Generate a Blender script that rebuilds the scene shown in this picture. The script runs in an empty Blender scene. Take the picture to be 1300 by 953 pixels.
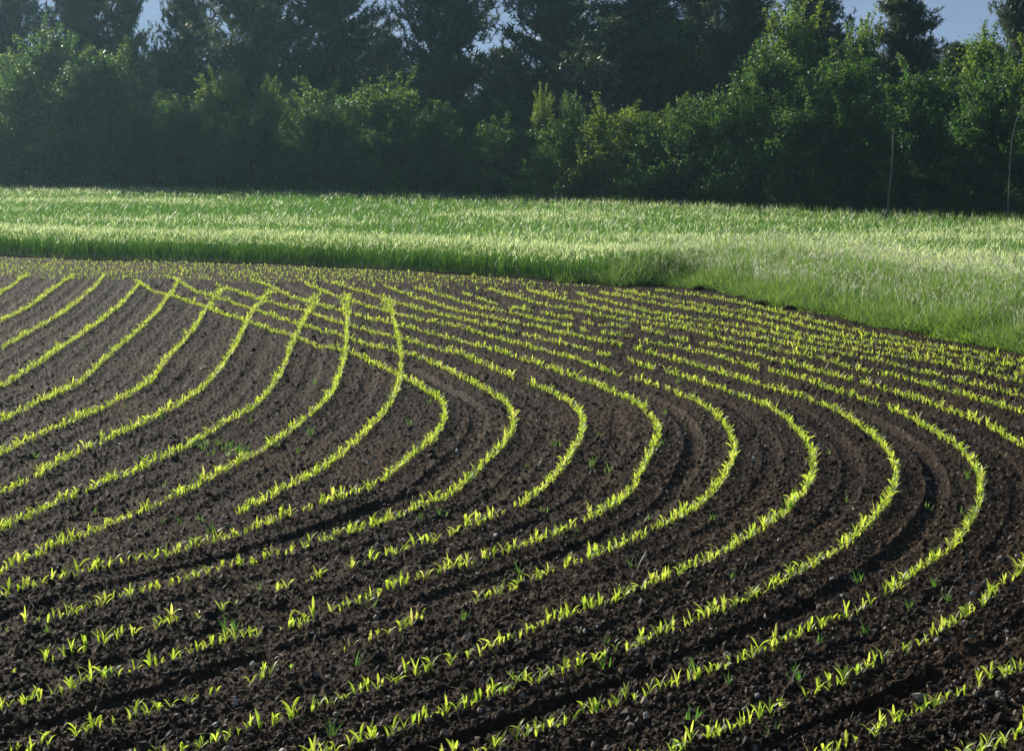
import bpy, math, numpy as np
from mathutils import Vector, Matrix, Quaternion, kdtree
R = math.radians
rng = np.random.default_rng(7)
scene = bpy.context.scene
COL = scene.collection

# ------------------------------------------------------------------ camera
F, CXP, CYP = 2600.0, 650.0, 476.5          # focal length and centre in pixels of the 1300 x 953 photograph
EYE, PITCH = 3.1, R(6.77)
cam_d = bpy.data.cameras.new('camera'); cam = bpy.data.objects.new('camera', cam_d); COL.objects.link(cam)
cam.location = (0, 0, EYE); cam.rotation_euler = (math.pi/2 - PITCH, 0, 0)
cam_d.sensor_width = 36; cam_d.lens = 36*F/1300; cam_d.clip_end = 6000; cam_d.clip_start = .1
scene.camera = cam

def ray(x, y):
    x = np.asarray(x, float); y = np.asarray(y, float)
    a = (x-CXP)/F; b = -(y-CYP)/F
    return np.stack([a, math.cos(PITCH)+b*math.sin(PITCH), -math.sin(PITCH)+b*math.cos(PITCH)], -1)
def ground(x, y, z=0.):
    """where the sight line of a photograph pixel meets the height z"""
    d = ray(x, y); t = (z-EYE)/d[..., 2]
    return np.stack([d[..., 0]*t, d[..., 1]*t], -1)
def at_dist(x, y, Y):
    d = ray(x, y); t = Y/d[..., 1]
    return np.array([d[..., 0]*t, Y, EYE+d[..., 2]*t])

# ------------------------------------------------------------------ helpers
def make_mesh(name, V, Fc, mat=None, smooth=False, attrs=None):
    V = np.asarray(V, np.float32); Fc = np.asarray(Fc, np.int32); k = Fc.shape[1]; n = len(Fc)
    me = bpy.data.meshes.new(name)
    me.vertices.add(len(V)); me.vertices.foreach_set('co', V.ravel())
    me.loops.add(n*k); me.loops.foreach_set('vertex_index', Fc.ravel())
    me.polygons.add(n); me.polygons.foreach_set('loop_start', np.arange(0, n*k, k, dtype=np.int32))
    me.polygons.foreach_set('use_smooth', np.full(n, smooth, bool))
    for an, arr in (attrs or {}).items():
        at = me.attributes.new(an, 'FLOAT', 'POINT'); at.data.foreach_set('value', np.asarray(arr, np.float32))
    me.update(calc_edges=True)
    if mat: me.materials.append(mat)
    return me
def link(name, me, parent=None):
    o = bpy.data.objects.new(name, me); COL.objects.link(o)
    if parent: o.parent = parent
    return o
def tag(o, label=None, cat=None, group=None, kind=None):
    for k, v in (('label', label), ('category', cat), ('group', group), ('kind', kind)):
        if v: o[k] = v
    return o
def empty(name, loc, rz=0, sc=(1, 1, 1)):
    o = bpy.data.objects.new(name, None); COL.objects.link(o)
    o.empty_display_size = .3; o.location = loc; o.rotation_euler = (0, 0, rz); o.scale = sc
    return o

class Acc:
    """collects vertex blocks of one face size"""
    def __init__(s): s.V=[]; s.F=[]; s.A={}; s.n=0
    def add(s, V, Fc, **at):
        V = np.asarray(V, np.float32).reshape(-1, 3); s.V.append(V); s.F.append(np.asarray(Fc)+s.n); s.n += len(V)
        for k, v in at.items(): s.A.setdefault(k, []).append(np.broadcast_to(np.asarray(v, np.float32), (len(V),)))
    def mesh(s, name, mat, smooth=False):
        return make_mesh(name, np.concatenate(s.V), np.concatenate(s.F), mat, smooth, {k: np.concatenate(v) for k, v in s.A.items()})

def strips(P, W, side):
    """ribbons: P (n,m,3) centre lines, W (n,m) half widths, side (n,m,3) or (n,1,3) -> verts, quads"""
    n, m = P.shape[:2]
    V = np.stack([P-side*W[..., None], P+side*W[..., None]], 2).reshape(-1, 3)
    base = (np.arange(n)*m*2)[:, None]; j = np.arange(m-1)*2
    q = np.stack([base+j, base+j+1, base+j+3, base+j+2], -1).reshape(-1, 4)
    return V, q
def tube(pts, rad, seg=7):
    pts = np.asarray(pts, float); n = len(pts)
    T = np.gradient(pts, axis=0); T /= np.linalg.norm(T, axis=1)[:, None]+1e-9
    ref = np.where(np.abs(T[:, 2:3]) > .8, np.array([[1., 0, 0]]), np.array([[0, 0, 1.]]))
    A = np.cross(T, ref); A /= np.linalg.norm(A, axis=1)[:, None]+1e-9; B = np.cross(T, A)
    an = np.linspace(0, 2*math.pi, seg, endpoint=False)
    V = pts[:, None]+np.asarray(rad)[:, None, None]*(A[:, None]*np.cos(an)[None, :, None]+B[:, None]*np.sin(an)[None, :, None])
    i = np.arange(n-1)[:, None]*seg; j = np.arange(seg)[None]; k = (j+1) % seg
    q = np.stack([i+j, i+k, i+seg+k, i+seg+j], -1).reshape(-1, 4)
    return V.reshape(-1, 3), q
def unit(v): return v/(np.linalg.norm(v, axis=-1, keepdims=True)+1e-9)
def h2(ix, iy, k):
    n = (ix.astype(np.int64)*374761393+iy.astype(np.int64)*668265263+k*974711) & 0xffffffff
    n = ((n ^ (n >> 13))*1274126177) & 0xffffffff
    n = ((n ^ (n >> 16))*2246822519) & 0xffffffff
    return ((n ^ (n >> 15)) & 0xffff)/65535.
def vnoise(x, y, k=0):
    ix = np.floor(x); iy = np.floor(y); fx = x-ix; fy = y-iy
    fx = fx*fx*(3-2*fx); fy = fy*fy*(3-2*fy)
    a = h2(ix, iy, k); b = h2(ix+1, iy, k); c = h2(ix, iy+1, k); d = h2(ix+1, iy+1, k)
    return (a*(1-fx)+b*fx)*(1-fy)+(c*(1-fx)+d*fx)*fy
def fbm(x, y, k=0, o=4):
    s = 0; a = .5
    for i in range(o): s = s+a*vnoise(x*2**i, y*2**i, k+i*17); a *= .5
    return s
def lumps(x, y, s, k):
    """clods of size about s: the highest of the bumps around"""
    gx = x/s; gy = y/s; ix = np.floor(gx); iy = np.floor(gy); best = np.zeros_like(x)
    for dx in (-1, 0, 1):
        for dy in (-1, 0, 1):
            cx = ix+dx; cy = iy+dy
            px = cx+h2(cx, cy, k); py = cy+h2(cx, cy, k+1)
            r = .35+.5*h2(cx, cy, k+2); am = h2(cx, cy, k+3)
            an = h2(cx, cy, k+4)*3.14; ca = np.cos(an); sa = np.sin(an)
            ux = gx-px; uy = gy-py
            d2 = ((ux*ca+uy*sa)**2+((uy*ca-ux*sa)*1.5)**2)/(r*r)
            best = np.maximum(best, np.sqrt(np.clip(1-d2, 0, 1))*am*r*1.6)
    return best*s

# ------------------------------------------------------------------ materials
def new_mat(name):
    m = bpy.data.materials.new(name); m.use_nodes = True
    nt = m.node_tree; nt.nodes.clear()
    return m, nt, lambda t, **kw: node(nt, t, **kw)
def node(nt, t, **kw):
    n = nt.nodes.new(t)
    for k, v in kw.items():
        if hasattr(n, k): setattr(n, k, v)
        else: n.inputs[k.replace('_', ' ')].default_value = v
    return n
def ramp(nt, src, stops):
    r = nt.nodes.new('ShaderNodeValToRGB'); e = r.color_ramp.elements
    while len(e) < len(stops): e.new(.5)
    for el, (p, c) in zip(e, stops): el.position = p; el.color = (*c, 1)
    nt.links.new(src, r.inputs[0]); return r.outputs[0]

def leaf_mat(name, stops, trans_stops, mix=.45, rough=.5, spec=.3, noise=0.):
    """leaf: colour varies from plant to plant; light also passes through"""
    m, nt, N = new_mat(name); L = nt.links.new
    at = N('ShaderNodeAttribute', attribute_name='rnd'); oi = N('ShaderNodeObjectInfo')
    ad = N('ShaderNodeMath', operation='MULTIPLY_ADD'); ad.inputs[1].default_value = .3; L(oi.outputs['Random'], ad.inputs[0])
    mm = N('ShaderNodeMath', operation='MULTIPLY'); mm.inputs[1].default_value = .7; L(at.outputs['Fac'], mm.inputs[0]); L(mm.outputs[0], ad.inputs[2])
    b = N('ShaderNodeBsdfPrincipled'); b.inputs['Roughness'].default_value = rough; b.inputs['Specular IOR Level'].default_value = spec
    t = N('ShaderNodeBsdfTranslucent'); mx = N('ShaderNodeMixShader'); mx.inputs[0].default_value = mix; o = N('ShaderNodeOutputMaterial')
    L(ramp(nt, ad.outputs[0], stops), b.inputs['Base Color']); L(ramp(nt, ad.outputs[0], trans_stops), t.inputs['Color'])
    L(b.outputs[0], mx.inputs[1]); L(t.outputs[0], mx.inputs[2]); L(mx.outputs[0], o.inputs['Surface'])
    return m

def soil_mat():
    m, nt, N = new_mat('tilled soil'); L = nt.links.new
    tc = N('ShaderNodeTexCoord')
    n1 = N('ShaderNodeTexNoise'); n1.inputs['Scale'].default_value = 22; n1.inputs['Detail'].default_value = 6; n1.inputs['Roughness'].default_value = .7
    n2 = N('ShaderNodeTexNoise'); n2.inputs['Scale'].default_value = .35; n2.inputs['Detail'].default_value = 4
    n3 = N('ShaderNodeTexVoronoi'); n3.inputs['Scale'].default_value = 38
    n4 = N('ShaderNodeTexNoise'); n4.inputs['Scale'].default_value = 120; n4.inputs['Detail'].default_value = 5
    for n in (n1, n2, n3, n4): L(tc.outputs['Object'], n.inputs['Vector'])
    ad = N('ShaderNodeMath', operation='MULTIPLY_ADD'); ad.inputs[1].default_value = .45; L(n2.outputs[0], ad.inputs[0])
    m1 = N('ShaderNodeMath', operation='MULTIPLY'); m1.inputs[1].default_value = .55; L(n1.outputs[0], m1.inputs[0]); L(m1.outputs[0], ad.inputs[2])
    c = ramp(nt, ad.outputs[0], [(.33, (.0085, .0048, .0024)), (.5, (.019, .0112, .0058)), (.62, (.041, .0255, .014)), (.74, (.082, .054, .033))])
    # dry crumbs of paler earth and grit
    pk = N('ShaderNodeMath', operation='GREATER_THAN'); pk.inputs[1].default_value = .955
    sp = N('ShaderNodeSeparateColor'); L(n3.outputs['Color'], sp.inputs[0]); L(sp.outputs[0], pk.inputs[0])
    mx = N('ShaderNodeMix', data_type='RGBA'); L(pk.outputs[0], mx.inputs[0]); L(c, mx.inputs[6]); mx.inputs[7].default_value = (.11, .085, .06, 1)
    b = N('ShaderNodeBsdfPrincipled'); b.inputs['Roughness'].default_value = .8; b.inputs['Specular IOR Level'].default_value = .04
    L(mx.outputs[2], b.inputs['Base Color'])
    bp = N('ShaderNodeBump'); bp.inputs['Strength'].default_value = .8; bp.inputs['Distance'].default_value = .012; L(n1.outputs[0], bp.inputs['Height'])
    b2 = N('ShaderNodeBump'); b2.inputs['Strength'].default_value = .6; b2.inputs['Distance'].default_value = .004; L(n4.outputs[0], b2.inputs['Height']); L(bp.outputs[0], b2.inputs['Normal'])
    L(b2.outputs[0], b.inputs['Normal'])
    o = N('ShaderNodeOutputMaterial'); L(b.outputs[0], o.inputs['Surface']); return m
def plain(name, c1, c2, scale=6, rough=.8, bump=.0, stretch=None):
    m, nt, N = new_mat(name); L = nt.links.new
    tc = N('ShaderNodeTexCoord'); mp = N('ShaderNodeMapping'); L(tc.outputs['Object'], mp.inputs[0])
    if stretch: mp.inputs['Scale'].default_value = stretch
    n1 = N('ShaderNodeTexNoise'); n1.inputs['Scale'].default_value = scale; n1.inputs['Detail'].default_value = 6; L(mp.outputs[0], n1.inputs['Vector'])
    b = N('ShaderNodeBsdfPrincipled'); b.inputs['Roughness'].default_value = rough; b.inputs['Specular IOR Level'].default_value = .25
    L(ramp(nt, n1.outputs[0], [(.35, c1), (.65, c2)]), b.inputs['Base Color'])
    if bump:
        bp = N('ShaderNodeBump'); bp.inputs['Strength'].default_value = 1; bp.inputs['Distance'].default_value = bump; L(n1.outputs[0], bp.inputs['Height']); L(bp.outputs[0], b.inputs['Normal'])
    o = N('ShaderNodeOutputMaterial'); L(b.outputs[0], o.inputs['Surface']); return m

M_SOIL = soil_mat()
M_GROUND = plain('earth and stubble', (.03, .035, .018), (.05, .06, .028), 1.2)
M_MAIZE = leaf_mat('maize leaf', [(.0, (.06, .15, .025)), (.4, (.13, .22, .03)), (.85, (.19, .28, .04)), (1, (.24, .24, .07))], [(.0, (.26, .46, .04)), (.4, (.46, .62, .05)), (.85, (.62, .74, .08)), (1, (.66, .66, .14))], .57, .42, .35)
M_WEED = leaf_mat('weed leaf', [(0, (.04, .10, .02)), (1, (.08, .14, .03))], [(0, (.10, .28, .03)), (1, (.2, .36, .05))], .45)
M_GRAIN = leaf_mat('cereal leaf', [(0, (.045, .125, .026)), (1, (.105, .2, .04))], [(0, (.09, .30, .03)), (1, (.25, .46, .05))], .32, .42, .3)
M_EAR = leaf_mat('cereal ear', [(0, (.22, .34, .11)), (1, (.48, .56, .28))], [(0, (.42, .6, .18)), (1, (.84, .92, .46))], .6, .45, .25)
M_VERGE = leaf_mat('verge grass', [(0, (.05, .13, .025)), (1, (.12, .18, .05))], [(0, (.14, .34, .04)), (1, (.3, .44, .08))], .45, .42, .4)
M_SEED = leaf_mat('grass seed head', [(0, (.24, .3, .16)), (1, (.56, .55, .46))], [(0, (.36, .44, .22)), (1, (.66, .65, .54))], .5)
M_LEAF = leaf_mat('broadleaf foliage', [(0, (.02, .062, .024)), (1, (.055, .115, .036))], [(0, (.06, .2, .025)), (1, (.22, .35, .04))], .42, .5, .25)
M_LEAF_SUN = leaf_mat('sunlit broadleaf foliage', [(0, (.028, .075, .02)), (1, (.075, .13, .03))], [(0, (.11, .25, .03)), (1, (.33, .44, .045))], .47, .5, .2)  # paler copy of the leaf: sunlight on the crowns put into the colour
M_PINE = leaf_mat('pine needles', [(0, (.018, .04, .018)), (.6, (.045, .07, .035)), (1, (.10, .12, .065))], [(0, (.03, .07, .025)), (1, (.16, .21, .08))], .3, .45, .35)
M_DEAD = leaf_mat('dead brown needles', [(0, (.10, .05, .03)), (1, (.18, .10, .06))], [(0, (.1, .05, .03)), (1, (.18, .09, .05))], .25)
M_BARK = plain('bark', (.05, .04, .032), (.11, .09, .075), 9, .9, .02, (1, 1, .2))
M_PALEBARK = plain('pale bare wood', (.11, .095, .08), (.2, .18, .15), 9, .8, .01, (1, 1, .15))
M_STONE = plain('pale stone', (.3, .28, .25), (.55, .52, .48), 20, .55, .004)
M_CLOD = M_SOIL

# ------------------------------------------------------------------ the sown rows, followed in the photograph; None marks a gap
ROWS = {
'L1': [(0,369),(16,360),(27,352),(35,346)],
'L2': [(0,404),(20,396),(40,383),(55,374),(68,362),(85,352),(95,348)],
'L3': [(0,440),(25,425),(50,412),(75,397),(95,382),(110,370),(125,358),(133,347)],
'L4': [(0,486),(25,473),(50,456),(75,440),(100,424),(125,406),(148,389),(160,375),(172,364),(178,355)],
'L5': [(0,530),(25,518),(50,506),(80,490),(105,480),(120,463),(140,446),(160,430),(180,414),(195,398),(208,382),(213,372),(222,362),(228,352)],
'L6': [(0,570),(20,560),(50,546),(75,535),(100,526),(125,515),(150,503),(175,490),(195,476),(205,460),(220,442),(240,425),(250,408),(258,395),(265,383),(275,370),(281,363)],
'L7': [(0,617),(20,608),(35,601),None,(44,596),(60,588),(80,577),(100,566),(118,559),None,(126,556),(150,545),(180,530),(210,517),(240,500),(262,484),(280,462),(295,441),(305,425),(310,412),(315,400),(321,390),(332,378),(345,365)],
'L8': [(0,665),(20,655),(50,642),(75,628),(100,620),None,(108,617),(125,610),(150,598),(175,588),(200,575),(225,562),(243,555),(260,544),(285,530),(310,518),(330,505),(345,488),(358,465),(365,450),(372,432),(378,415),(387,400),(396,385),(402,370)],
'L9': [(0,716),(20,708),(50,693),(75,682),(105,674),(125,664),(150,655),(175,645),(200,635),(225,621),(240,617),(260,605),(285,590),(310,576),(330,566),(350,553),(375,535),(400,516),(415,503),(427,485),(433,465),(438,448),(440,430),(440,415),(441,398),(440,382),(437,370)],
'L10': [(293,652),None,(302,646),(320,637),(345,622),(365,612),(385,602),(405,590),(425,577),(440,566),(449,555),(465,540),(485,523),(495,508),(503,492),(508,475),(510,455),(508,440),(505,425),(503,410),(498,396),(495,385),(490,373)],
'A1': [(0,750),(28,740),(61,731),(89,724),(132,712),(162,706),(193,701),(216,695),(241,688),(267,679),(305,669),(325,662),(345,655),(370,645),(395,635),(420,628),(445,621),(475,610),None,(485,602),(505,586),(525,572),(545,557),(557,543),(564,530),(567,515),(563,504),(551,495),(535,486),(515,474),(496,466),(476,456),(450,446),(430,440),(410,436),(390,430),(370,423),(358,419),(336,412),(316,407),(300,400),(280,394),(262,387),(246,381),(236,377),(220,372),(206,369),(192,364),(180,359),(170,354)],
'A2': [(-60,800),(5,790),(18,788),None,(36,781),(53,774),None,(62,778),(76,773),(86,768),(107,764),(122,761),(135,757),(150,751),(168,747),(180,743),(195,739),(208,736),(220,733),(231,729),(256,722),(269,719),(292,712),(325,703),(350,697),(371,692),None,(386,688),(398,685),None,(406,682),(421,677),(439,669),(457,664),(472,658),(498,649),(520,640),(540,632),(560,625),(576,616),(590,605),(604,592),(620,578),(634,566),(644,554),(650,543),(654,533),(652,520),(646,510),(636,500),(624,492),(608,484),(592,475),(576,468),(560,460),(544,454),(526,448),(510,444),(494,440),(476,436),(456,430),(440,426),(424,420),(404,415),(384,410),(364,403),(344,396),(324,390),(306,384),(288,378),(270,373),(256,368),(240,362),(228,356),(220,350)],
'A3': [(-40,850),(5,840),(27,837),None,(56,827),(74,821),None,(84,818),(107,813),(122,806),(142,800),(152,797),None,(166,794),(172,790),None,(199,786),(213,781),(227,777),None,(250,772),(253,771),None,(282,765),(286,762),None,(298,756),(303,754),None,(348,741),(358,737),(376,733),None,(389,729),(404,726),(414,722),None,(442,715),(457,710),None,(471,704),(475,702),None,(493,697),(510,692),(517,690),None,(526,687),(529,686),None,(539,683),(557,677),None,(568,671),(582,665),None,(592,660),(612,653),(635,643),(640,640),None,(655,634),(672,626),(682,618),(692,610),(704,598),(716,584),(728,568),(736,554),(741,540),(742,530),(736,518),(726,508),(708,496),(692,488),(672,479),None,(652,473),(636,466),(620,459),(604,452),(586,447),(566,442),(548,438),(530,433),(516,429),(497,424),(470,417),(456,412),(432,406),(416,400),(396,394),(380,390),(364,386),(346,380),(326,375),(310,370),(290,362),(274,359)],
'A4': [(-40,898),(40,876),(84,863),(114,856),(135,851),(152,847),(162,843),(178,838),None,(191,833),(211,827),(228,821),(249,815),(264,810),(279,806),(294,802),(310,797),(325,792),(334,790),None,(356,784),(371,781),(386,778),(401,773),None,(420,765),(439,759),(455,755),(472,748),(485,743),(500,739),None,(505,737),(522,732),None,(528,729),(548,723),None,(554,720),(574,714),(593,709),None,(597,708),(606,705),None,(611,702),(636,695),(650,691),(670,685),(691,676),(711,667),(731,658),None,(742,652),(756,644),(770,638),(784,630),(798,618),(808,606),(816,590),(824,574),(832,560),(836,550),(834,536),(828,524),(820,516),(808,506),(794,499),(780,493),(766,487),(752,480),(738,475),(716,469),(696,461),(680,456),(656,449),(640,444),(616,437),(592,431),(568,425),(550,421),(530,417),(510,411),(495,406),(470,400),(450,395),(430,390),(410,385),(386,378),(366,372),(348,363),(334,358),(320,354)],
'A5': [(-30,958),(60,930),None,(90,921),(150,903),None,(165,899),(225,880),None,(235,877),(262,869),None,(272,866),(276,864),None,(316,853),(344,844),None,(365,836),(369,834),None,(437,813),(452,806),None,(466,802),(492,793),None,(499,791),(524,783),None,(529,780),(541,776),None,(602,757),(621,750),None,(624,749),(640,743),(650,739),(668,733),(686,725),(700,718),None,(715,713),(738,705),None,(746,702),(767,692),(787,686),(805,678),(822,671),None,(830,665),(848,656),(860,650),(874,640),(890,631),(904,618),(916,604),(926,590),(933,574),(934,562),(929,546),(918,533),(906,520),(894,510),(880,502),(858,494),None,(850,491),(844,488),None,(834,485),(814,478),(796,473),None,(788,470),(770,465),(756,459),(740,454),(722,449),(706,445),(680,438),(650,430),(620,422),(592,415),(578,411),(560,408),(540,405),(520,400),(502,396),(480,388),(460,383),(440,377),(424,372),(406,366),(388,358)],
'A6': [(170,953),(250,930),(330,905),None,(345,900),(395,886),None,(404,883),(470,863),(498,853),(512,847),None,(516,845),(526,842),(548,834),None,(570,829),(578,826),None,(590,821),(612,814),(630,807),(645,802),(660,798),None,(671,794),(678,791),None,(684,787),(703,782),(724,774),(742,768),(759,762),(780,754),(788,751),None,(793,749),(818,736),(835,729),(853,722),None,(859,719),(884,707),(899,701),(920,690),(940,678),(960,667),(984,652),(1005,637),(1023,616),(1032,595),(1035,580),(1029,561),(1015,543),(999,528),(981,515),(962,506),(940,497),(918,489),(900,484),(880,478),(864,472),(844,466),None,(832,463),(826,461),(810,456),(796,452),None,(776,448),(756,444),None,(748,440),(736,437),(710,431),(680,424),(650,417),(620,411),(604,407),(580,401),(560,396),(540,391),(520,386),(503,380),(480,374),(460,368),(440,363),(420,356)],
'A7': [(370,957),(430,937),None,(445,932),(530,903),(620,870),(648,861),(670,855),(686,848),(709,839),(718,836),None,(726,834),(747,827),(767,820),(785,815),None,(792,812),(805,806),(823,800),(841,794),(856,787),(880,778),None,(888,774),(914,764),(932,757),(950,749),(966,741),(990,730),(1020,712),(1050,697),(1062,690),None,(1068,686),(1077,679),(1101,661),(1118,640),(1133,619),(1139,600),(1137,585),(1126,564),(1109,548),(1091,534),(1072,522),(1052,512),(1031,504),(1007,496),(980,489),(960,483),(940,477),(920,470),(900,464),(884,459),(868,454),(848,449),(830,444),(804,438),None,(792,435),(776,432),(760,430),(739,425),(718,420),(690,414),(660,408),(628,402),(608,397),(592,393),(576,389),(556,383),(540,378),(520,372),(500,366),(488,361)],
'A8': [(545,960),(640,929),None,(655,924),(740,895),(800,873),(848,858),(866,853),None,(878,848),(901,840),(916,834),None,(920,832),(937,827),(955,820),(967,815),(984,807),(1000,800),None,(1005,796),(1038,783),(1052,777),None,(1058,773),(1080,765),(1090,761),None,(1098,757),(1107,754),None,(1126,742),(1145,730),(1163,715),(1184,700),(1200,690),None,(1206,686),(1220,670),(1235,652),(1246,631),(1248,612),(1243,594),(1235,580),(1219,567),(1201,553),(1182,540),(1161,527),(1138,516),(1112,506),(1086,499),(1059,491),(1038,484),(1012,475),(980,467),(950,459),(930,453),(910,446),(890,442),(864,438),(840,434),(814,429),None,(802,425),(780,422),(764,419),None,(746,417),(736,414),None,(726,411),(710,408),(690,404),(668,399),(656,396),(636,392),(620,389),(604,385),(586,379),(572,376),(556,371),(542,368),(526,363)],
'A9': [(800,965),(880,930),None,(895,924),(980,887),(1041,862),(1065,852),(1086,840),(1107,830),(1122,823),None,(1147,816),(1150,814),None,(1154,812),(1156,811),None,(1172,802),(1180,799),None,(1188,792),(1208,780),(1223,768),(1240,759),None,(1244,755),(1260,744),(1266,739),None,(1272,729),(1277,726),None,(1286,721),(1298,711),(1322,690),(1345,655),(1352,632),(1346,607),(1330,586),(1310,569),(1296,560),(1274,547),(1253,535),(1229,526),(1208,517),(1185,509),(1161,501),(1138,493),(1114,488),(1091,482),None,(1082,480),(1070,476),(1046,468),(1025,463),(1004,457),(979,450),(954,444),(936,440),(914,436),(892,432),(872,429),(852,425),None,(842,422),(832,419),(814,414),None,(796,412),(780,410),(758,408),None,(752,408),(738,405),None,(728,402),(704,397),(686,394),None,(674,392),(660,389),(646,386),None,(632,382),(620,379),(605,375),None,(598,373),(588,370)],
'A10': [(1000,966),(1080,927),None,(1090,922),(1160,892),(1229,861),(1247,854),(1265,845),(1283,837),(1298,828),(1340,805),(1400,755),(1445,690),(1455,640),(1425,585),(1370,546),(1330,529),(1297,518),(1276,513),(1255,506),(1235,500),(1211,493),None,(1205,492),(1187,488),(1164,480),(1143,475),(1122,471),(1116,469),None,(1108,468),(1078,461),(1057,454),(1038,450),(1012,445),(980,439),(960,435),(936,431),(916,426),(896,421),(876,416),(856,413),(832,409),(812,406),(786,402),(760,397),(740,394),(720,390),(696,385),(674,380),(656,375),(640,369),(620,364)],
'A11': [(1190,966),(1300,914),(1420,863),(1540,770),(1580,680),(1570,620),(1500,560),(1400,525),(1340,510),(1297,499),(1274,492),(1248,486),(1221,478),(1195,472),(1169,466),(1143,461),(1117,455),(1091,450),(1065,445),(1038,441),(1012,436),(982,428),(956,424),(930,418),(906,414),(880,410),(856,406),(832,402),(806,398),(786,394),(766,389),(744,384),(722,379),(706,375),(688,370),(672,365)],
'A12': [(1400,503),(1297,480),(1274,475),(1248,470),(1221,463),(1195,458),(1164,452),(1117,446),(1085,441),(1059,436),(1028,429),(994,422),(976,418),(950,413),(920,408),(890,404),(864,400),(840,396),(816,390),(796,387),(776,381),(750,374),(732,369)],
'A13': [(1400,488),(1297,470),(1221,457),(1169,448),(1117,438),(1065,430),(1012,419),(976,409),(950,403),(920,398),(890,393),(860,387),(840,383),(810,379),(790,374),(760,366)],
'A14': [(1400,480),(1297,463),(1221,449),(1169,441),(1117,430),(1065,420),(1012,408),(976,398),(940,393),(910,388),(890,384),(860,380),(830,375),(806,370),(780,364)],
'A15': [(1400,474),(1297,456),(1221,442),(1150,430),(1100,418),(1050,408),(1000,396),(960,386),(910,376),(860,369),(830,365)],
}
# field boundary in the photograph (foot of the cereal and of the verge)
EDGE_PX = [(-400,317),(-150,321),(0,324),(100,328),(240,331),(370,336),(500,342),(600,348),(700,356),(780,361),(860,362),(905,368),(950,379),(1000,390),(1060,400),(1110,410),(1180,424),(1240,435),(1300,446),(1420,470),(1600,505)]
EDGE = ground(*np.array(EDGE_PX, float).T)
def edge_y_px(x): return np.interp(x, *np.array(EDGE_PX, float).T)
xend = [800, 720, 650, 600, 540, 470, 410, 345, 200]
for k in range(9):
    xs = np.arange(-160, xend[k], 40.)
    ROWS['H%d' % k] = [(float(x), float(edge_y_px(x)+1.5+2.75*k+.35*math.sin(x*.02+k))) for x in xs]

def catmull(P, step=.02):
    P = np.asarray(P, float)
    if len(P) < 2: return P
    Q = np.vstack([2*P[0]-P[1], P, 2*P[-1]-P[-2]]); out = []
    for i in range(1, len(Q)-2):
        n = max(2, int(np.linalg.norm(Q[i+1]-Q[i])/step)); t = np.linspace(0, 1, n, endpoint=False)[:, None]
        a, b, c, d = Q[i-1], Q[i], Q[i+1], Q[i+2]
        out.append(.5*((2*b)+(c-a)*t+(2*a-5*b+4*c-d)*t**2+(3*b-a-3*c+d)*t**3))
    out.append(P[-1:]); return np.vstack(out)
def smooth_px(P, it=2):
    P = np.array(P, float)
    for _ in range(it):
        if len(P) > 3: P[1:-1] = .25*P[:-2]+.5*P[1:-1]+.25*P[2:]
    return P
row_lines = {}      # row -> list of ground polylines (2 cm steps)
for k, pts in ROWS.items():
    pts = list(pts)
    if pts[0] is not None and -5 <= pts[0][0] <= 5:           # go on beyond the frame
        d = np.array(pts[2 if pts[2] else 1])-np.array(pts[0]); d = d/np.linalg.norm(d)*110
        pts.insert(0, tuple(np.array(pts[0])-d))
    segs = [[]]
    for p in pts:
        if p is None: segs.append([])
        else: segs[-1].append(p)
    row_lines[k] = [catmull(ground(*smooth_px(s, 1).T, .05)) for s in segs if len(s) > 1]
whole = {k: np.vstack(v) for k, v in row_lines.items()}

# wheel and coulter tracks half way between neighbouring rows
tracks = []
order = ['L%d' % i for i in range(1, 11)]; orderA = ['A%d' % i for i in range(1, 16)]
depthw = {'A1': .9, 'A2': .35, 'A3': .5, 'A4': .75, 'A5': .4, 'A6': .45, 'A7': 1.25, 'A8': .5, 'A9': 1.1, 'A10': .5}
for seq in (order, orderA):
    for a, b in zip(seq[:-1], seq[1:]):
        P, Q = whole[a][::6], whole[b]
        kd = kdtree.KDTree(len(Q))
        for i, q in enumerate(Q): kd.insert((q[0], q[1], 0), i)
        kd.balance()
        for p in P:
            co, i, d = kd.find((p[0], p[1], 0))
            if .35 < d < 1.3:
                for u, w in ((.5, 1.), (.24, .22), (.76, .22)):
                    tracks.append((p[0]*(1-u)+co[0]*u, p[1]*(1-u)+co[1]*u, depthw.get(a, .4)*w))
tracks = np.array(tracks)
KD = kdtree.KDTree(len(tracks))
for i, t in enumerate(tracks): KD.insert((t[0], t[1], 0), i)
KD.balance()
def track_depth(x, y):
    out = np.zeros(len(x)); find = KD.find
    for i in range(len(x)):
        co, j, d = find((x[i], y[i], 0))
        if d < .4: out[i] = tracks[j, 2]*(-.062*math.exp(-(d/.12)**2)+.008*math.exp(-((d-.2)/.08)**2))
    return out
def soil_h(x, y, tr=None):
    if tr is None: tr = track_depth(x, y)
    z = .07*(fbm(x*.35, y*.35, 3)-.5)+.035*(fbm(x*1.7, y*1.7, 9)-.5)+.02*(fbm(x*7, y*7, 13)-.5)+tr*np.clip(.35+1.3*vnoise(x*.9, y*.35, 19), .3, 1.35)
    patch = .55+.9*vnoise(x*.8, y*.8, 77)
    z = z+patch*(.10*lumps(x, y, .13, 11)+.36*lumps(x+.3, y, .05, 23))+.7*lumps(x, y+.7, .025, 41)
    return z-.03
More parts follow.
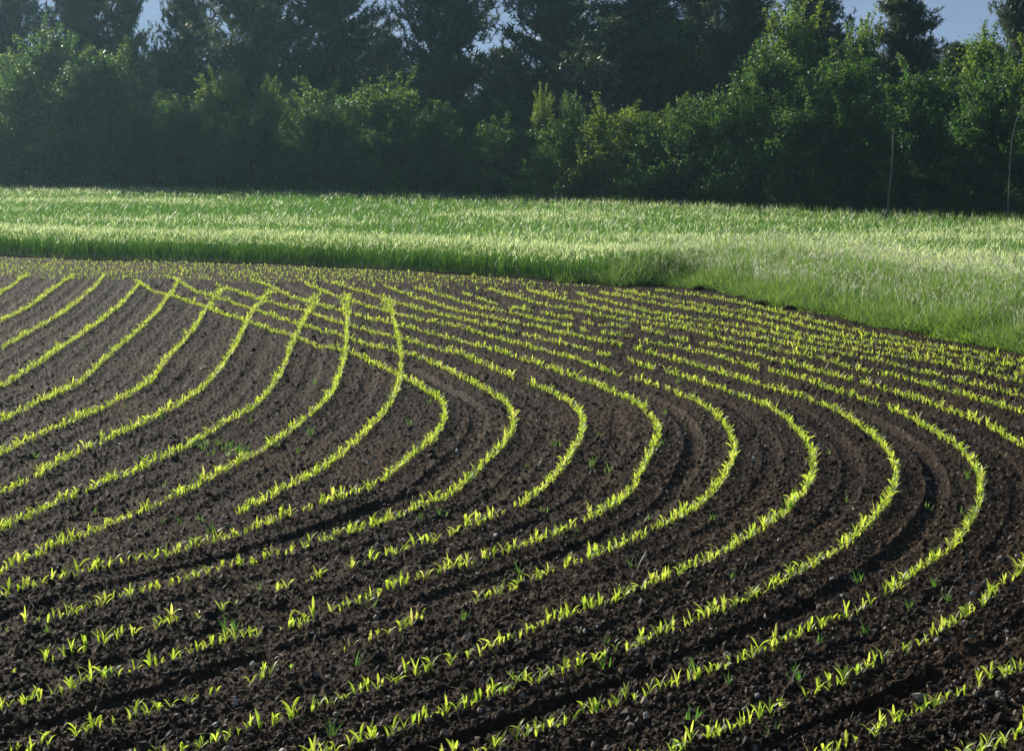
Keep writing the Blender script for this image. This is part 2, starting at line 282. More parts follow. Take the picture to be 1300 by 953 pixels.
# signed distance to the boundary (positive inside the cereal)
def edge_dist(x, y):
    P = np.stack([x, y], -1); best = np.full(len(x), 1e9); sgn = np.zeros(len(x))
    for a, b in zip(EDGE[:-1], EDGE[1:]):
        ab = b-a; t = np.clip(((P-a)@ab)/(ab@ab), 0, 1); d = np.linalg.norm(P-(a+t[:, None]*ab), axis=1)
        s = ab[0]*(P[:, 1]-a[1])-ab[1]*(P[:, 0]-a[0]); u = d < best
        best[u] = d[u]; sgn[u] = np.sign(s[u])
    return best*sgn

# ------------------------------------------------------------------ ground
g = make_mesh('ground', [(-1500, -300, -.14), (1500, -300, -.14), (1500, 2200, -.14), (-1500, 2200, -.14)], [(0, 1, 2, 3)], M_GROUND)
tag(link('ground', g), kind='structure')
NU, NV = 1250, 820
u = np.linspace(-.37, .37, NU); iz = np.linspace(1/8.2, 1/58., NV); Yv = 1/iz
XX = (u[None]*Yv[:, None]).ravel(); YY = np.repeat(Yv, NU)
ed = edge_dist(XX, YY)
ZZ = soil_h(XX, YY)
fade = np.clip(1-(ed-.2)/1.0, 0, 1); ZZ = ZZ*fade-.12*(1-fade)
i = np.arange(NV-1)[:, None]*NU; j = np.arange(NU-1)[None]
Q = np.stack([i+j, i+j+1, i+NU+j+1, i+NU+j], -1).reshape(-1, 4)
Q = Q[(ed[Q] < 1.6).all(1)]
used = np.zeros(NU*NV, bool); used[Q.ravel()] = True; remap = np.cumsum(used)-1
soil = make_mesh('field', np.stack([XX, YY, ZZ], -1)[used], remap[Q], M_SOIL, True)
tag(link('field', soil), kind='structure')

# ------------------------------------------------------------------ maize seedlings
def maize_template(r, n=None):
    n = n or r.integers(3, 6); Ls = []
    az0 = r.uniform(0, 6.28); m = 6
    A = Acc()
    for k in range(n):
        lt = r.normal(0, .16); az = az0+k*math.pi+r.normal(0, .35); Ln = r.uniform(.07, .15)*(1 if k else .8)
        w = r.uniform(.0085, .0135); lift = r.uniform(.85, 1.45); z0 = .012+.012*k
        t = np.linspace(0, 1, m); bend = r.uniform(.15, 1.35)
        ang = lift-bend*t**1.6
        ds = Ln/(m-1); rr = np.concatenate([[0], np.cumsum(np.cos(ang[:-1])*ds)]); zz = z0+np.concatenate([[0], np.cumsum(np.sin(ang[:-1])*ds)])
        d = np.array([math.cos(az), math.sin(az), 0]); s = np.array([-math.sin(az), math.cos(az), 0])
        P = d*rr[:, None]+np.array([0, 0, 1])*zz[:, None]
        W = w*np.array([.45, .8, 1, .95, .65, .06])
        tw = r.normal(0, .5)
        side = s*math.cos(tw)+np.array([0, 0, 1])*math.sin(tw)
        # folded along the midrib: two half ribbons
        fold = np.array([0, 0, .35])
        for sg in (-1, 1):
            e = P+(side*sg+fold)*W[:, None]
            V = np.stack([P, e], 1).reshape(-1, 3); jj = np.arange(m-1)*2
            A.add(V, np.stack([jj, jj+1, jj+3, jj+2], -1), rnd=lt)
    V, q = tube([(0, 0, -.03), (0, 0, .03), (0, 0, .045)], [.004, .004, .002], 5); A.add(V, q, rnd=0.)
    return np.concatenate(A.V), np.concatenate(A.F), np.concatenate(A.A['rnd'])
tr_rng = np.random.default_rng(21)
TPL = [maize_template(tr_rng) for _ in range(30)]
plants = []        # x, y, row
for k, segs in row_lines.items():
    for s in segs:
        L = np.concatenate([[0], np.cumsum(np.linalg.norm(np.diff(s, axis=0), axis=1))])
        near = s[:, 1].mean()
        sp = .042 if k[0] in 'AL' else .08
        pos = 0.0
        while pos <= L[-1]:
            x = np.interp(pos, L, s[:, 0]); y = np.interp(pos, L, s[:, 1])
            js = .011+(.06*np.clip((pos/L[-1]-.8)/.12, 0, 1) if k in ('L6', 'L7', 'L8', 'L9', 'L10') and s is segs[-1] else 0); plants.append((x+rng.normal(0, js), y+rng.normal(0, js*1.5), k))
            if rng.random() < .003: pos += rng.uniform(.1, .3)
            lowleft = np.clip((17-y)/5, 0, 1)*(1 if k in ('A2', 'A3', 'A4', 'A5') else .35)
            pos += sp*rng.uniform(.55, 1.45)*(1+.35*lowleft)
# plants scattered on the headland where rows cross
for _ in range(700):
    x = rng.uniform(-40, 720); y = edge_y_px(x)+rng.uniform(2, 24); p = ground(x, y); plants.append((p[0], p[1], 'H'))
px = np.array([p[0] for p in plants]); py = np.array([p[1] for p in plants])
pz = soil_h(px, py)
inside = edge_dist(px, py) < .05
def to_px(x, y, z):
    c, s = math.cos(PITCH), math.sin(PITCH); d = y*c-(z-EYE)*s; up = y*s+(z-EYE)*c
    return CXP+F*x/d, CYP-F*up/d, d
ux, uy, ud = to_px(px, py, pz+.05)
vis = (ux > 2) & (ux < 1298) & (uy < 948) & inside
idx = [i for i in np.argsort(ud) if vis[i]][:300]
single = set(idx)
ROWDESC = {
 'A2': 'the second bending row from the left, down its gappy lower end',
 'A3': 'the sparse broken row low on the left, plants standing singly',
 'A4': 'the row just below the sparse broken row at lower left',
 'A5': 'the broken row running to the bottom left corner',
 'A6': 'the row reaching the bottom of the photo left of its middle',
 'A7': 'the full unbroken row meeting the bottom near its middle',
 'A8': 'the row with the widest bend, meeting the bottom right of middle',
 'A9': 'the gappy row climbing to the right edge below the widest bend',
 'A10': 'the row crossing the bottom right corner of the field',
 'A11': 'the last row, cut off by the bottom right corner'}
tpl_mesh = []
for V, Fc, lt in TPL:
    tpl_mesh.append(make_mesh('maize_seedling', V, Fc, M_MAIZE, True, {'rnd': np.clip(tr_rng.random()+lt, 0, 1)}))
acc = Acc()
for i in range(len(plants)):
    if not inside[i]: continue
    t = rng.integers(len(TPL)); a = rng.uniform(0, 6.28); s = np.clip(rng.normal(.72, .17), .3, 1.15)*np.interp(uy[i], [340, 460, 560, 760], [.72, .82, .86, .72])*(1 if plants[i][2][0] != 'H' else .9)*(1.12 if uy[i] > 620 else 1)
    if i in single:
        o = link('maize_seedling', tpl_mesh[t]); o.location = (px[i], py[i], pz[i]-.004); o.rotation_euler = (rng.normal(0, .1), rng.normal(0, .1), a); o.scale = (s, s, s)
        tag(o, 'maize seedling in '+ROWDESC.get(plants[i][2], 'a bending row of the young crop'), 'maize seedling', 'young maize plants in curved rows')
    else:
        V, Fc, lt = TPL[t]; c, sn = math.cos(a)*s, math.sin(a)*s
        W = np.stack([V[:, 0]*c-V[:, 1]*sn+px[i], V[:, 0]*sn+V[:, 1]*c+py[i], V[:, 2]*s+pz[i]-.004], -1)
        acc.add(W, Fc, rnd=np.clip(rng.random()+lt, 0, 1))
o = link('maize_rows', acc.mesh('maize_rows', M_MAIZE, True))
tag(o, 'yellow green maize seedlings in bending rows over the dark field', 'maize', kind='stuff')

def blades(x, y, z, n, Lr, wr, r, lean=(.05, .35), droop=(.2, 1.2), m=4):
    """n arching blades at each spot"""
    x = np.repeat(x, n); y = np.repeat(y, n); z = np.repeat(z, n); N = len(x)
    az = r.uniform(0, 6.283, N); Ln = r.uniform(*Lr, N); w = r.uniform(*wr, N)
    t = np.linspace(0, 1, m)[None]
    ang = (math.pi/2-r.uniform(*lean, N))[:, None]-r.uniform(*droop, N)[:, None]*t**2
    ds = (Ln/(m-1))[:, None]
    rr = np.concatenate([np.zeros((N, 1)), np.cumsum(np.cos(ang[:, :-1])*ds, 1)], 1); zz = np.concatenate([np.zeros((N, 1)), np.cumsum(np.sin(ang[:, :-1])*ds, 1)], 1)
    P = np.stack([x[:, None]+np.cos(az)[:, None]*rr, y[:, None]+np.sin(az)[:, None]*rr, z[:, None]+zz], -1)
    a2 = az+math.pi/2+r.normal(0, .5, N)
    side = np.stack([np.cos(a2), np.sin(a2), 0*a2], -1)[:, None]
    W = w[:, None]*np.interp(np.linspace(0, 1, m), [0, .3, .7, 1], [.7, 1, .8, .08])[None]
    return strips(P, W, side)
# ------------------------------------------------------------------ weeds and stones between the rows
def weed_template(r):
    A = Acc(); n = r.integers(5, 10)
    for k in range(n):
        az = r.uniform(0, 6.28); Ln = r.uniform(.06, .14); m = 4; t = np.linspace(0, 1, m); ang = r.uniform(.7, 1.4)-r.uniform(.2, .8)*t
        ds = Ln/(m-1); rr = np.concatenate([[0], np.cumsum(np.cos(ang[:-1])*ds)]); zz = np.concatenate([[0], np.cumsum(np.sin(ang[:-1])*ds)])
        d = np.array([math.cos(az), math.sin(az), 0]); s = np.array([[-math.sin(az), math.cos(az), 0]])
        off = np.array([r.normal(0, .02), r.normal(0, .02), 0])
        P = (off+d*rr[:, None]+np.array([0, 0, 1])*zz[:, None])[None]
        V, q = strips(P, np.array([[.7, 1, .7, .1]])*r.uniform(.004, .007), s[None]); A.add(V, q)
    return np.concatenate(A.V), np.concatenate(A.F)
wm = []
for _ in range(8):
    V, q = weed_template(tr_rng); wm.append(make_mesh('weed_tuft', V, q, M_WEED, True, {'rnd': np.full(len(V), tr_rng.random())}))
spots = [(x, 560+rng.uniform(-7, 9)) for x in np.linspace(243, 312, 16)]
spots += [(165,500),(160,512),(180,572),(208,606),(270,668),(228,652),(207,655),(255,655),(395,545),(380,565),(318,530),(545,505),(520,535),(600,600),(668,584),(705,560),(763,545),(770,590),(752,585),(840,560),(845,520),(905,650),(735,665),(860,480),(660,720),(805,710),(930,720),(1052,570),(1075,625),(1188,735),(1205,750),(1155,760),(1040,805),(1100,790),(1005,835),(60,790),(120,640),(45,570),(105,440),(230,420),(285,430),(255,462),(205,525),(770,805),(770,835),(650,850),(455,835),(560,645),(535,650),(1010,850),(880,835),(925,855),(1230,600),(400,480),(350,560),(130,395),(165,405),(1180,630),(1222,640),(1000,640),(1090,720),(820,650),(690,640),(590,780),(470,760),(330,745),(290,790),(700,905),(420,920),(980,915),(1180,880),(250,930),(880,900)]
for x, y in spots:
    p = ground(x, y, .03); h = float(soil_h(np.array([p[0]]), np.array([p[1]]))[0]); s = rng.uniform(.6, 1.15)
    o = link('weed_tuft', wm[rng.integers(8)]); o.location = (p[0], p[1], h-.005); o.rotation_euler = (0, 0, rng.uniform(0, 6.28)); o.scale = (s, s, s)
    patch = 236 < x < 320 and 548 < y < 576
    tag(o, 'thin green grass weed in the patch of weeds between two rows at left' if patch else 'lone thin green weed growing between the maize rows', 'weed', 'weeds between the maize rows')
# loose crumbs of earth, a few of them dry and pale, and bits of old straw
M_CRUMB, cnt, CN = new_mat('loose crumbs of earth')
ca = CN('ShaderNodeAttribute', attribute_name='rnd'); cb = CN('ShaderNodeBsdfPrincipled'); cb.inputs['Roughness'].default_value = .75; cb.inputs['Specular IOR Level'].default_value = .15
cnt.links.new(ramp(cnt, ca.outputs['Fac'], [(0, (.010, .006, .003)), (.6, (.031, .019, .0105)), (.88, (.075, .052, .034)), (.97, (.22, .18, .14))]), cb.inputs['Base Color'])
co_ = CN('ShaderNodeOutputMaterial'); cnt.links.new(cb.outputs[0], co_.inputs['Surface'])
gr = (1+5**.5)/2
ICO = unit(np.array([(-1,gr,0),(1,gr,0),(-1,-gr,0),(1,-gr,0),(0,-1,gr),(0,1,gr),(0,-1,-gr),(0,1,-gr),(gr,0,-1),(gr,0,1),(-gr,0,-1),(-gr,0,1)], float))
ICF = np.array([(0,11,5),(0,5,1),(0,1,7),(0,7,10),(0,10,11),(1,5,9),(5,11,4),(11,10,2),(10,7,6),(7,1,8),(3,9,4),(3,4,2),(3,2,6),(3,6,8),(3,8,9),(4,9,5),(2,4,11),(6,2,10),(8,6,7),(9,8,1)])
n = 24000; rc = np.random.default_rng(77)
cpx = rc.uniform(-60, 1360, n); cpy = 345+(rc.random(n)**.8)*615; G = ground(cpx, cpy, .0); k = edge_dist(G[:, 0], G[:, 1]) < .15; G = G[k]; n = len(G)
zc = soil_h(G[:, 0], G[:, 1]); sz = .006+.018*rc.random(n)**4; big = rc.random(n) < .03; sz[big] *= 1.7
V = ICO[None]*(1+.28*rc.normal(0, 1, (n, 12, 1)))*sz[:, None, None]*rc.uniform(.6, 1.35, (n, 1, 3))
V = V+np.stack([G[:, 0], G[:, 1], zc+sz*.35], -1)[:, None]
acc = Acc(); acc.add(V.reshape(-1, 3), (np.arange(n)[:, None, None]*12+ICF[None]).reshape(-1, 3), rnd=np.repeat(rc.random(n), 12))
o = link('soil_crumbs', acc.mesh('soil_crumbs', M_CRUMB, False)); tag(o, 'loose crumbs of earth and grit strewn over the tilled soil', 'soil', kind='stuff')
n = 1500; cpx = rc.uniform(-60, 1360, n); cpy = 350+(rc.random(n)**.7)*610; G = ground(cpx, cpy, .01); k = edge_dist(G[:, 0], G[:, 1]) < .1; G = G[k]; n = len(G); zc = soil_h(G[:, 0], G[:, 1])+.006
V, q = blades(G[:, 0], G[:, 1], zc, 1, (.03, .1), (.0012, .003), rc, (1.1, 1.6), (-.1, .3), 3)
M_STRAW = plain('old straw', (.2, .15, .09), (.36, .29, .19), 30, .6)
o = link('straw_litter', make_mesh('straw_litter', V, q, M_STRAW)); tag(o, 'bits of old straw lying on the tilled soil', 'straw', kind='stuff')
def stone_template(r):
    import bmesh
    bm = bmesh.new(); bmesh.ops.create_icosphere(bm, subdivisions=2, radius=1)
    off = r.uniform(0, 9, 3)
    for v in bm.verts:
        n = math.sin(v.co.x*2.3+off[0])*math.sin(v.co.y*2.7+off[1])*math.sin(v.co.z*2.9+off[2]); v.co *= 1+.35*n
    me = bpy.data.meshes.new('pale_stone'); bm.to_mesh(me); bm.free(); me.materials.append(M_STONE); return me
sm = [stone_template(tr_rng) for _ in range(6)]
big = [(78,400),(62,399),(205,325+75),(115,495),(130,500),(250,553),(305,630),(343,656),(283,652),(430,518),(345,670),(390,690),(350,745),(512,675),(647,718),(733,790),(742,792),(758,788),(860,692),(868,630),(1163,568),(1010,600),(1040,628),(1292,695),(1235,745),(1280,790),(1190,800),(980,478),(1113,478),(1135,492),(838,456),(600,520),(620,540),(580,565),(545,603),(560,600),(700,580),(475,620),(420,770),(330,775),(352,820),(575,810),(930,770),(1030,560),(1215,540),(690,870),(820,900),(300,880),(520,930),(1130,870)]
for _ in range(70):
    big.append((rng.uniform(5, 1295), 400+(rng.random()**.7)*540))
for x, y in big:
    p = ground(x, y, .03)
    h = float(soil_h(np.array([p[0]]), np.array([p[1]]))[0]); s = rng.uniform(.009, .019)
    o = link('pale_stone', sm[rng.integers(6)]); o.location = (p[0], p[1], h+s*.2); o.rotation_euler = tuple(rng.uniform(0, 6.28, 3)); o.scale = (s*1.35, s, s*.7)
    tag(o, 'small pale stone lying loose on the dark soil', 'stone', 'pale stones on the tilled soil')
# lumps of earth turned up against the verge
import bmesh
def clod_mesh(r):
    bm = bmesh.new(); bmesh.ops.create_icosphere(bm, subdivisions=4, radius=1); off = r.uniform(0, 40)
    co = np.array([v.co[:] for v in bm.verts]); n = fbm(co[:, 0]*2+off, co[:, 1]*2+co[:, 2]*1.7+off, 5)-.45; n += .5*(fbm(co[:, 0]*6+off, co[:, 1]*5+co[:, 2]*6, 8)-.45)
    for v, k in zip(bm.verts, n): v.co *= 1+.8*k
    me = bpy.data.meshes.new('earth_clod'); bm.to_mesh(me); bm.free(); me.materials.append(M_SOIL)
    me.polygons.foreach_set('use_smooth', np.ones(len(me.polygons), bool)); return me
for (x, y, s, lab) in [(970,386,.17,'largest dark lump of earth against the verge grass'),(887,366,.12,'dark lump of earth in the grass at the leftmost bare gap of the verge'),(942,378,.1,'small dark lump of earth just left of the largest one'),(1003,392,.13,'low dark lump of earth just right of the largest one'),(793,358,.12,'small lump of earth where the shaded cereal edge meets the verge')]:
    p = ground(x, y); o = link('earth_clod', clod_mesh(tr_rng)); o.location = (p[0], p[1], .0); o.scale = (s*.95, s*.6, s*.42); o.rotation_euler = (0, 0, rng.uniform(-.5, .5))
    tag(o, lab, 'earth clod', 'lumps of earth along the verge')

# ------------------------------------------------------------------ cereal field and verge
WOOD_A, WOOD_B = np.array([-60., 115.]), np.array([30., 45.])       # foot of the wood
wood_d = (WOOD_B-WOOD_A)/np.linalg.norm(WOOD_B-WOOD_A); wood_n = np.array([-wood_d[1], wood_d[0]])*1.
if wood_n[1] < 0: wood_n = -wood_n                                   # away from the camera
_foot = np.array([[-21., 84.], [-9, 77.5], [0., 71.5], [5.5, 66.], [14.2, 57.8]])
WP = np.vstack([[-70, 122], [-40, 98.5], _foot, [32, 41]])
def wood_y(x): return np.interp(x, WP[:, 0], WP[:, 1])
def scatter(n, keep):
    out = []
    got = 0
    while got < n:
        x = rng.uniform(-40, 26, 60000); y = rng.uniform(26, 104, 60000)
        m = (np.abs(x)/y < .36)
        x, y = x[m], y[m]; e = edge_dist(x, y); k = keep(x, y, e); x, y, e = x[k], y[k], e[k]
        out.append(np.stack([x, y, e], -1)); got += len(x)
    return np.vstack(out)[:n]
rg = np.random.default_rng(5)
def verge_zone(x): return np.clip((x-1.5)/3.0, 0, 1)         # the cereal's edge turns into rough verge on the right
cer = scatter(66000, lambda x, y, e: (e > .1+2.6*verge_zone(x)) & (y < wood_y(x)-.3) & (rg.random(len(x)) < np.where(e < 4, 1, .62)))
cx, cy, ce = cer.T
wave = fbm(cx*.16+cy*.05, cy*.11, 31); hh = .8+.22*(wave-.5)+rg.normal(0, .05, len(cx))
hh = hh*np.clip(.72+ce*.35, .6, 1)
z0 = -.12+.28*np.clip((cy-52)/26, 0, 1)
acc = Acc()
per = 3
r_ = np.repeat(np.clip(wave+rg.normal(0, .22, len(cx)), 0, 1), per*8)
V, q = blades(cx, cy, z0+.25*hh, per, (.3, .5), (.0045, .008), rg); acc.add(V, q, rnd=r_)
# flag leaves and stems
V, q = blades(cx, cy, z0, 1, (.55, .75), (.004, .006), rg, (0, .12), (0, .2), 3); acc.add(V, q, rnd=np.repeat(rg.random(len(cx)), 6))
V, q = blades(cx, cy, z0+hh*.72, 1, (.16, .3), (.006, .009), rg, (.1, .7), (.4, 1.6), 4); acc.add(V, q, rnd=np.repeat(rg.random(len(cx)), 8))
o = link('cereal_crop', acc.mesh('cereal_crop', M_GRAIN, True)); tag(o, 'green standing cereal crop between the maize field and the wood', 'cereal crop', kind='stuff')
# ears: set denser and paler in bands, which puts the gleam into them
band = fbm(cx*.10+cy*.22, cy*.30-cx*.07, 55); pe = np.clip((band-.43)*6, .10, 1); right = np.clip((cx+3)/7, 0, 1); pe = pe*(.36+.8*np.maximum(np.exp(-(ce/2.6)**2), right))+1.1*np.exp(-((ce-.9-2.4*verge_zone(cx))/.9)**2); 
k = rg.random(len(cx)) < pe
ex, ey, ez, eh = cx[k], cy[k], z0[k], hh[k]
ex, ey, ez, eh = (np.repeat(a, 5) for a in (ex, ey, ez, eh)); ex = ex+rg.normal(0, .09, len(ex)); ey = ey+rg.normal(0, .09, len(ey))
V, q = blades(ex, ey, ez+eh*(.86+.1*rg.random(len(ex))), 1, (.08, .16), (.003, .006), rg, (.3, 1.2), (.2, 1.4), 4)
acc = Acc(); acc.add(V, q, rnd=np.repeat(np.clip(np.repeat(.25+band[k]*1.1, 5)+rg.normal(0, .2, 5*k.sum()), 0, 1), 8))
o = link('cereal_ears', acc.mesh('cereal_ears', M_EAR, True)); tag(o, 'ears over the standing cereal crop, set denser and paler for its gleam', 'cereal ears', kind='stuff')
# tall wild grass along the foot of the wood
n = 2600; x = rg.uniform(-32, 20, n); y = wood_y(x)-rg.uniform(-.5, .9, n); z = -.12+.28*np.clip((y-52)/26, 0, 1)
acc = Acc(); V, q = blades(x, y, z, 5, (.5, 1.0), (.006, .011), rg, (.02, .3), (.1, .9)); acc.add(V, q, rnd=np.repeat(rg.random(n*5), 8))
o = link('woodside_grass', acc.mesh('woodside_grass', M_VERGE, True)); tag(o, 'tall wild grass along the foot of the dark wood', 'grass', kind='stuff')
n = 1500; x = rg.uniform(-32, 20, n); y = wood_y(x)-rg.uniform(-.2, .7, n); z = -.12+.28*np.clip((y-52)/26, 0, 1)
acc = Acc(); V, q = blades(x, y, z, 1, (.6, .85), (.003, .005), rg, (0, .15), (0, .3), 3); acc.add(V, q, rnd=np.repeat(rg.random(n), 6))
V, q = blades(x, y, z+.45+.3*rg.random(n), 2, (.08, .24), (.004, .008), rg, (0, .6), (.1, 1.1), 4); acc.add(V, q, rnd=np.repeat(rg.random(2*n), 8))
o = link('woodside_seed_heads', acc.mesh('woodside_seed_heads', M_SEED, True)); tag(o, 'pale grass seed heads standing up against the dark wood', 'grass', kind='stuff')
# verge on the right: mixed grasses, seed heads and low broad leaves
vg = scatter(21000, lambda x, y, e: (x > 1) & (e > .02+.12*np.sin(x*5)) & (e < .3+3.2*verge_zone(x)) & (vnoise(x*1.6, y*1.6, 88) > .25*rg.random(len(x))))
x, y, e = vg.T; z = np.full(len(x), -.11); hg = np.clip(.34+e*.4, .25, .9)*(.75+.5*vnoise(x*1.3, y*1.3, 91))*rg.uniform(.7, 1.15, len(x))
acc = Acc()
V, q = blades(x, y, z, 5, (.6, 1.05), (.003, .0065), rg, (.02, .5), (.2, 1.5)); V = V.reshape(len(x), -1, 3); V[..., 2] = z[:, None]+(V[..., 2]-z[:, None])*hg[:, None]; V = V.reshape(-1, 3)
acc.add(V, q, rnd=np.repeat(rg.random(len(x)*5), 8))
o = link('verge_grass', acc.mesh('verge_grass', M_VERGE, True)); tag(o, 'rough sunlit grass on the verge at right of the field', 'grass', kind='stuff')
k = (rg.random(len(x)) < .2) & (e > .55)
acc = Acc(); V, q = blades(x[k], y[k], z[k]+hg[k]*.35, 1, (.3, .55), (.0025, .004), rg, (0, .3), (0, .5), 3); acc.add(V, q, rnd=np.repeat(rg.random(k.sum()), 6))
V, q = blades(x[k], y[k], z[k]+hg[k]*.9+.06, 4, (.04, .11), (.003, .0065), rg, (0, .7), (.1, 1.), 4); acc.add(V, q, rnd=np.repeat(rg.random(4*k.sum()), 8))
o = link('verge_seed_heads', acc.mesh('verge_seed_heads', M_SEED, True)); tag(o, 'pinkish grass seed heads over the rough verge', 'grass', kind='stuff')
lw = scatter(4200, lambda x, y, e: (x > 4.2) & (e > -.2+.3*vnoise(x*2, y*2, 61)) & (e < .7+.5*np.sin(x*2.1)) & (vnoise(x*2.2, y*2.2, 63) > .36))
x, y, e = lw.T; z = np.full(len(x), -.1)+np.clip(.0+e*.12, 0, .12)
acc = Acc(); V, q = blades(x, y, z, 6, (.07, .2), (.009, .02), rg, (.15, 1.2), (.3, 1.3)); hw = np.repeat(.5+1.3*vnoise(x*2.5, y*2.5, 71)**2, 48); zz_ = np.repeat(z, 48); V[:, 2] = zz_+(V[:, 2]-zz_)*hw; acc.add(V, q, rnd=np.repeat(.3+.7*rg.random(len(x)*6), 8))
M_LOW = leaf_mat('low broad weeds', [(0, (.05, .13, .02)), (1, (.14, .22, .03))], [(0, (.15, .34, .03)), (1, (.36, .5, .06))], .5)
o = link('verge_weeds', acc.mesh('verge_weeds', M_LOW, True)); tag(o, 'low bright broad leaved weeds at the foot of the verge', 'weeds', kind='stuff')

# ------------------------------------------------------------------ trees
def leaf_cloud(C, sig, per, size, r, up=.3):
    """per leaves (rhombs) round every clump centre"""
    C = np.repeat(C, per, 0); N = len(C); s = np.repeat(np.broadcast_to(sig, (len(C)//per,)), per)[:, None]
    P = C+r.normal(0, 1, (N, 3))*s*np.array([1, 1, .75])
    nn = unit(np.array([0, 0, 1.])+r.normal(0, .55, (N, 3))); a = unit(np.cross(nn, r.normal(0, 1, (N, 3)))); b = np.cross(nn, a)
    L = r.uniform(.6, 1.2, N)[:, None]*size
    V = np.stack([P-a*L*.5, P+b*L*.3, P+a*L*.5, P-b*L*.3], 1).reshape(-1, 3)
    return V, np.arange(4*N).reshape(-1, 4)
def broadleaf(r, kind):
    """unit tree, 1 high; reach about .5 across; kind shrub reaches to the ground"""
    H = 6.0; low = .02 if kind == 'shrub' else .12
    T = Acc(); Cs = []
    nst = 4 if kind == 'shrub' else 1
    stems = []
    for s in range(nst):
        az = r.uniform(0, 6.28); sp = (.9 if kind == 'shrub' else .25)*r.uniform(.4, 1)
        t = np.linspace(0, 1, 9); p = np.stack([np.cos(az)*sp*t**1.4+.1*np.sin(t*7+az), np.sin(az)*sp*t**1.4+.1*np.cos(t*6+az), H*.9*t*r.uniform(.85, 1)], -1)
        p[0, :2] = (.12*math.cos(az)*(nst > 1), .12*math.sin(az)*(nst > 1)); p[0, 2] = -.35
        V, q = tube(p, np.linspace(.13 if nst == 1 else .07, .012, 9), 7); T.add(V, q); stems.append(p)
    nb = 46
    for b in range(nb):
        st = stems[r.integers(nst)]; f = low+(1-low)*(b+r.random())/nb
        base = np.array([np.interp(f, np.linspace(0, 1, 9), st[:, c]) for c in range(3)])
        prof = math.sin(math.pi*min(1, (.22+.78*f))**1.0)**.6 if kind != 'shrub' else (1-f**2.2)**.6*.95+.12
        Ln = 1.95*prof*r.uniform(.6, 1.15); az = b*2.4+r.normal(0, .4); el = r.uniform(.1, .6)+.6*f
        n = 7; t = np.linspace(0, 1, n)[:, None]
        d = np.array([math.cos(az)*math.cos(el), math.sin(az)*math.cos(el), math.sin(el)])
        p = base+d*Ln*t+np.array([0, 0, -.18])*Ln*t**2+np.cumsum(r.normal(0, .04, (n, 3)), 0)*t
        V, q = tube(p, np.linspace(.03, .006, n), 5); T.add(V, q)
        for k in range(2, n):
            Cs.append((p[k], .16+.12*(k/n)))
            for _ in range(2):
                Cs.append((p[k]+unit(r.normal(0, 1, 3))*r.uniform(.2, .5), r.uniform(.08, .2)))
    # young upright shoots that break the outline
    for _ in range(26):
        az = r.uniform(0, 6.28); rad = 1.3*math.sqrt(r.random()); f = r.uniform(.5, .98)
        rad *= (1-f**3)**.5+.1
        b0 = np.array([math.cos(az)*rad, math.sin(az)*rad, H*f*.93]); d = unit(np.array([math.cos(az)*.5, math.sin(az)*.5, 1])+r.normal(0, .25, 3)); Ln = r.uniform(.4, .95)
        V, q = tube([b0, b0+d*Ln*.5, b0+d*Ln], [.012, .008, .004], 4); T.add(V, q)
        for k in np.linspace(.15, 1, 6): Cs.append((b0+d*Ln*k, .055))
    C = np.array([c[0] for c in Cs]); S = np.array([c[1] for c in Cs])
    V, q = leaf_cloud(C, S, 24, .11, r)
    tone = np.repeat(np.clip(.5+.9*(fbm(C[:, 0]*1.3+9, C[:, 2]*1.3+C[:, 1]*1.1, 4)-.47)*2+r.normal(0, .08, len(C)), 0, 1), 24*4)
    sc = np.array([1/4.0, 1/4.0, 1/H])
    tv = np.concatenate(T.V)*sc
    return (tv, np.concatenate(T.F)), (V*sc, q, tone)
